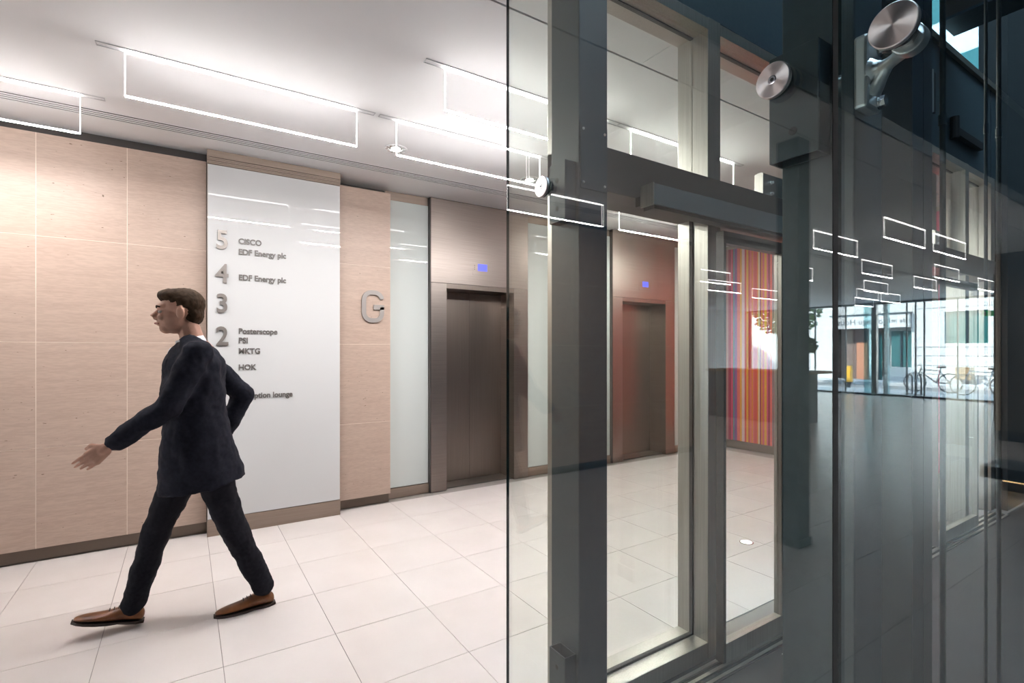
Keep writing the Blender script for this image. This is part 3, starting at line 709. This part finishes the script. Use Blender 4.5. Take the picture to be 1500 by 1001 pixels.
bm = bmesh.new(); leaves(bm, (-22, 13.2, 3.6), (1.7, 1.5, 1.5), 2500, .14); tag(obj('foliage', bm, M['leaf'], tr_), kind='stuff')
for k, (tx, ty) in enumerate(((-23, 20), (-22, 27))):
    t2 = copy_tree(tr_, (tx, ty, -.1)); t2['label'] = 'leafy street tree further along the street, number %s beyond the first' % ('one' if k == 0 else 'two')

# ------------------------------------------------------------------ person
def bake(o):
    dg = bpy.context.evaluated_depsgraph_get(); me = bpy.data.meshes.new_from_object(o.evaluated_get(dg))
    o.modifiers.clear(); o.data = me
    for p in me.polygons: p.use_smooth = True
def limb(bm, pts, rs, n=14):
    for (a, ra), (b, rb) in zip(zip(pts, rs), zip(pts[1:], rs[1:])):
        a, b = Vector(a), Vector(b); k = max(2, int((b - a).length / (.35 * min(ra, rb))))
        for i in range(k + 1):
            t = i / k; r = ra + (rb - ra) * t
            bmesh.ops.create_icosphere(bm, subdivisions=2, radius=r, matrix=Matrix.Translation(a.lerp(b, t)))
def organic(name, bm, m, parent, voxel, smooth=8, disp=None):
    o = obj(name, bm, m, parent)
    r = o.modifiers.new('r', 'REMESH'); r.mode = 'VOXEL'; r.voxel_size = voxel
    s = o.modifiers.new('s', 'SMOOTH'); s.iterations = smooth; s.factor = .5
    if disp:
        tx = bpy.data.textures.new('fold', 'CLOUDS'); tx.noise_scale = disp[1]
        d = o.modifiers.new('d', 'DISPLACE'); d.texture = tx; d.strength = disp[0]; d.mid_level = .5
    bake(o); return o
PYC = 3.25
ps = thing('person', (.05, PYC, 0), 'man in dark suit and brown leather shoes striding left past the directory panel', 'person')
HC = Vector((-.025, PYC, 1.655))
lsh, rsh = Vector((.055, 3.08, 1.43)), Vector((.055, 3.42, 1.43))
lel, rel = Vector((-.07, 3.02, 1.17)), Vector((.30, 3.47, 1.19))
lwr, rwr = Vector((-.29, 3.07, 1.005)), Vector((.20, 3.50, .95))
lhip, rhip = Vector((.085, 3.17, .90)), Vector((.065, 3.33, .90))
lkn, rkn = Vector((.215, 3.18, .50)), Vector((-.12, 3.33, .50))
lan, ran = Vector((.375, 3.19, .115)), Vector((-.225, 3.33, .115))
bm = bmesh.new()
# head facing -X
ell(bm, HC + Vector((.015, 0, .035)), (.098, .077, .085)); ell(bm, HC + Vector((-.02, 0, -.03)), (.075, .064, .085)); ell(bm, HC + Vector((-.055, 0, -.085)), (.032, .036, .03))
ell(bm, HC + Vector((-.07, 0, .03)), (.03, .055, .02)); 
tube(bm, [HC + Vector((-.088, 0, .012)), HC + Vector((-.104, 0, -.012)), HC + Vector((-.116, 0, -.028))], [.008, .011, .015], 12); ell(bm, HC + Vector((-.1, 0, -.035)), (.014, .018, .009))
ell(bm, HC + Vector((-.09, 0, -.058)), (.012, .024, .006)); ell(bm, HC + Vector((-.088, 0, -.067)), (.012, .022, .006))
for s in (-1, 1):
    ell(bm, HC + Vector((.008, s * .083, -.006)), (.021, .011, .034)); ell(bm, HC + Vector((-.075, s * .034, -.03)), (.02, .018, .018))
limb(bm, [(.015, PYC, 1.59), (.05, PYC, 1.46)], [.054, .062])
limb(bm, [(.055, PYC, 1.42), (.06, PYC, 1.2), (.07, PYC, .95)], [.10, .10, .105])
limb(bm, [lsh, (.055, PYC, 1.42), rsh], [.05, .08, .05])
for sh, el_, wr in ((lsh, lel, lwr), (rsh, rel, rwr)): limb(bm, [sh, el_, wr], [.045, .036, .026])
for hp, kn, an in ((lhip, lkn, lan), (rhip, rkn, ran)): limb(bm, [hp, kn, an], [.07, .05, .036])
def hand(bm, wr, d, side):
    d = Vector(d).normalized(); y = Vector((0, side, 0)); up = d.cross(y).normalized()
    if up.z < 0: up = -up
    pc = wr + d * .055
    limb(bm, [wr, wr + d * .03], [.025, .026])
    for k in range(4):
        o_ = up * (.031 - .0205 * k)
        limb(bm, [wr + d * .025 + o_ * .6, wr + d * .085 + o_], [.0155, .0125])
        L1 = (.044, .050, .046, .036)[k]; cu = -y * (.22 + .06 * k)
        d2 = (d + cu * .9).normalized(); d3 = (d + cu * 2.4).normalized(); b0 = wr + d * .085 + o_
        b1 = b0 + d2 * L1; b2 = b1 + d3 * L1 * .8
        limb(bm, [b0, b1, b2], [.0082, .0078, .0066])
    t0_ = wr + d * .03 + up * .022
    limb(bm, [t0_, t0_ + (d * .6 + up * .8 - y * .3).normalized() * .035, t0_ + (d * .6 + up * .8 - y * .3).normalized() * .035 + (d - y * .5).normalized() * .03], [.014, .011, .0085])
hand(bm, lwr + Vector((-.01, 0, -.008)), (-.75, .12, -.62), -1); hand(bm, rwr, (-.4, .05, -.9), 1)
body = organic('body', bm, M['skin'], ps, .0042, 3)
for s in (-1, 1):
    e = obj('eye', ell(bmesh.new(), HC + Vector((-.0825, s * .034, -.002)), (.009, .0125, .0075)), M['eye'], ps, True)
    obj('iris', ell(bmesh.new(), HC + Vector((-.0895, s * .034, -.002)), (.0035, .0065, .0062)), M['iris'], e, True)
    obj('eyebrow', tube(bmesh.new(), [HC + Vector((-.098, s * .015, .022)), HC + Vector((-.096, s * .035, .028)), HC + Vector((-.082, s * .055, .022))], [.004, .005, .003], 8), M['hair'], ps, True)
obj('lips', boxes([]) if False else tube(bmesh.new(), [HC + Vector((-.088, -.022, -.063)), HC + Vector((-.103, 0, -.061)), HC + Vector((-.088, .022, -.063))], [.003, .006, .003], 8), M['lip'], ps, True)
# hair: cap over the skull, short at the neck
bm = bmesh.new()
ell(bm, HC + Vector((.026, 0, .048)), (.100, .081, .086)); ell(bm, HC + Vector((-.035, 0, .085)), (.062, .066, .04)); ell(bm, HC + Vector((.062, 0, -.005)), (.056, .066, .07))
organic('hair', bm, M['hair'], ps, .007, 4, (.008, .02))
# jacket
bm = bmesh.new()
def slab(c, r): ell(bm, c, r, None, 24, 16)
rings = []
for z, cx_, rx, ry in ((1.50, .035, .06, .09), (1.455, .045, .11, .175), (1.39, .05, .14, .205), (1.25, .04, .155, .20), (1.10, .05, .15, .182), (.98, .062, .165, .19), (.86, .075, .185, .20), (.78, .078, .20, .208), (.72, .08, .21, .212)):
    rings.append([bm.verts.new((cx_ + rx * math.cos(2 * math.pi * k / 28), PYC + ry * math.sin(2 * math.pi * k / 28), z + (.03 * math.cos(2 * math.pi * k / 28) if z < .8 else 0))) for k in range(28)])
for ra, rb in zip(rings, rings[1:]):
    for k in range(28): j = (k + 1) % 28; bm.faces.new((ra[k], rb[k], rb[j], ra[j]))
bm.faces.new(rings[0]); bm.faces.new(rings[-1][::-1])
limb(bm, [(.02, PYC - .09, 1.49), lsh + Vector((0, .01, .0))], [.05, .075]); limb(bm, [(.02, PYC + .09, 1.49), rsh + Vector((0, -.01, .0))], [.05, .075])
for sh, el_, wr in ((lsh, lel, lwr), (rsh, rel, rwr)): limb(bm, [sh, el_, wr.lerp(el_, .06)], [.08, .063, .05])
jk = organic('jacket', bm, M['suit'], ps, .009, 7, (.03, .10))
# collar, shirt and lapel
cb_ = obj('collar', lathe([(0, .074), (.02, .072), (.045, .066), (.045, .06), (0, .066)], (.035, PYC, 1.475), (-.25, 0, .97), 28), M['shirt'], ps, True)
bm = bmesh.new(); ell(bm, (-.055, PYC, 1.36), (.03, .055, .11)); obj('shirt_front', bm, M['shirt'], ps, True)
bm = bmesh.new()
for s in (-1, 1): tube(bm, [(.0, PYC + s * .075, 1.495), (-.062, PYC + s * .065, 1.40), (-.09, PYC + s * .02, 1.24)], [.018, .03, .012], 12, .5)
obj('lapels', bm, M['suit'], ps, True)
# trousers
bm = bmesh.new()
limb(bm, [lhip + Vector((0, 0, .05)), lkn, lan + Vector((.0, 0, .0))], [.105, .073, .058]); limb(bm, [rhip + Vector((0, 0, .05)), rkn, ran], [.105, .073, .058])
ell(bm, (.075, PYC, .93), (.13, .175, .12))
organic('trousers', bm, M['trouser'], ps, .009, 5, (.02, .07))
# shoes
def shoe(heel, pitch, name):
    """heel: ground point under the heel back; toes to -X"""
    Rm = Matrix.Rotation(pitch, 4, 'Y')
    def T(p): return Vector(heel) + (Rm @ Vector(p))
    st = [(0.0, .022, .058), (-.03, .033, .085), (-.07, .034, .092), (-.11, .036, .082), (-.15, .042, .062), (-.20, .046, .050), (-.25, .040, .041), (-.28, .028, .034), (-.297, .012, .026)]
    bm = bmesh.new(); rings = []
    for x, w, h in st:
        ring = []
        for k in range(16):
            a = 2 * math.pi * k / 16; cy = math.cos(a); sz = math.sin(a)
            zz = .012 + (h - .012) * (.5 + .5 * sz) if True else 0
            ww = w * (abs(cy) ** .75) * (1 if cy > 0 else -1) * (1.0 if sz < .2 else (1 - .25 * sz))
            ring.append(bm.verts.new(T((x, ww, zz))))
        rings.append(ring)
    for a, b in zip(rings, rings[1:]):
        for k in range(16): j = (k + 1) % 16; bm.faces.new((a[k], a[j], b[j], b[k]))
    bm.faces.new(rings[0][::-1]); bm.faces.new(rings[-1]); bmesh.ops.recalc_face_normals(bm, faces=bm.faces)
    o = obj('shoe', bm, M['leather'], ps, True)
    s = o.modifiers.new('s', 'SUBSURF'); s.levels = 1; s.render_levels = 2
    bm = bmesh.new(); lo, hi = [], []
    outline = [(x + .0, w + .004) for x, w, h in st] ; outline[-1] = (-.302, .012); outline[0] = (.004, .02)
    pts = [(x, w) for x, w in outline] + [(x, -w) for x, w in outline[::-1]]
    lo = [bm.verts.new(T((x, y_, 0.0 if (x > -.08 or x < -.12) else .004))) for x, y_ in pts]; hi = [bm.verts.new(T((x, y_, .013))) for x, y_ in pts]
    for k in range(len(pts)): j = (k + 1) % len(pts); bm.faces.new((lo[k], lo[j], hi[j], hi[k]))
    bm.faces.new(lo[::-1]); bm.faces.new(hi); bmesh.ops.recalc_face_normals(bm, faces=bm.faces)
    obj('sole', bm, M['sole'], o)
    bm = bmesh.new()
    for k in range(4):
        x = -.105 - .018 * k; z = .086 - .0065 * k; tube(bm, [T((x, -.016, z - .004)), T((x, 0, z + .001)), T((x, .016, z - .004))], .0024, 6)
    obj('laces', bm, M['sole'], o)
shoe((.435, 3.19, 0), 0, 'l'); shoe((-.185, 3.33, .012), R(14), 'r')
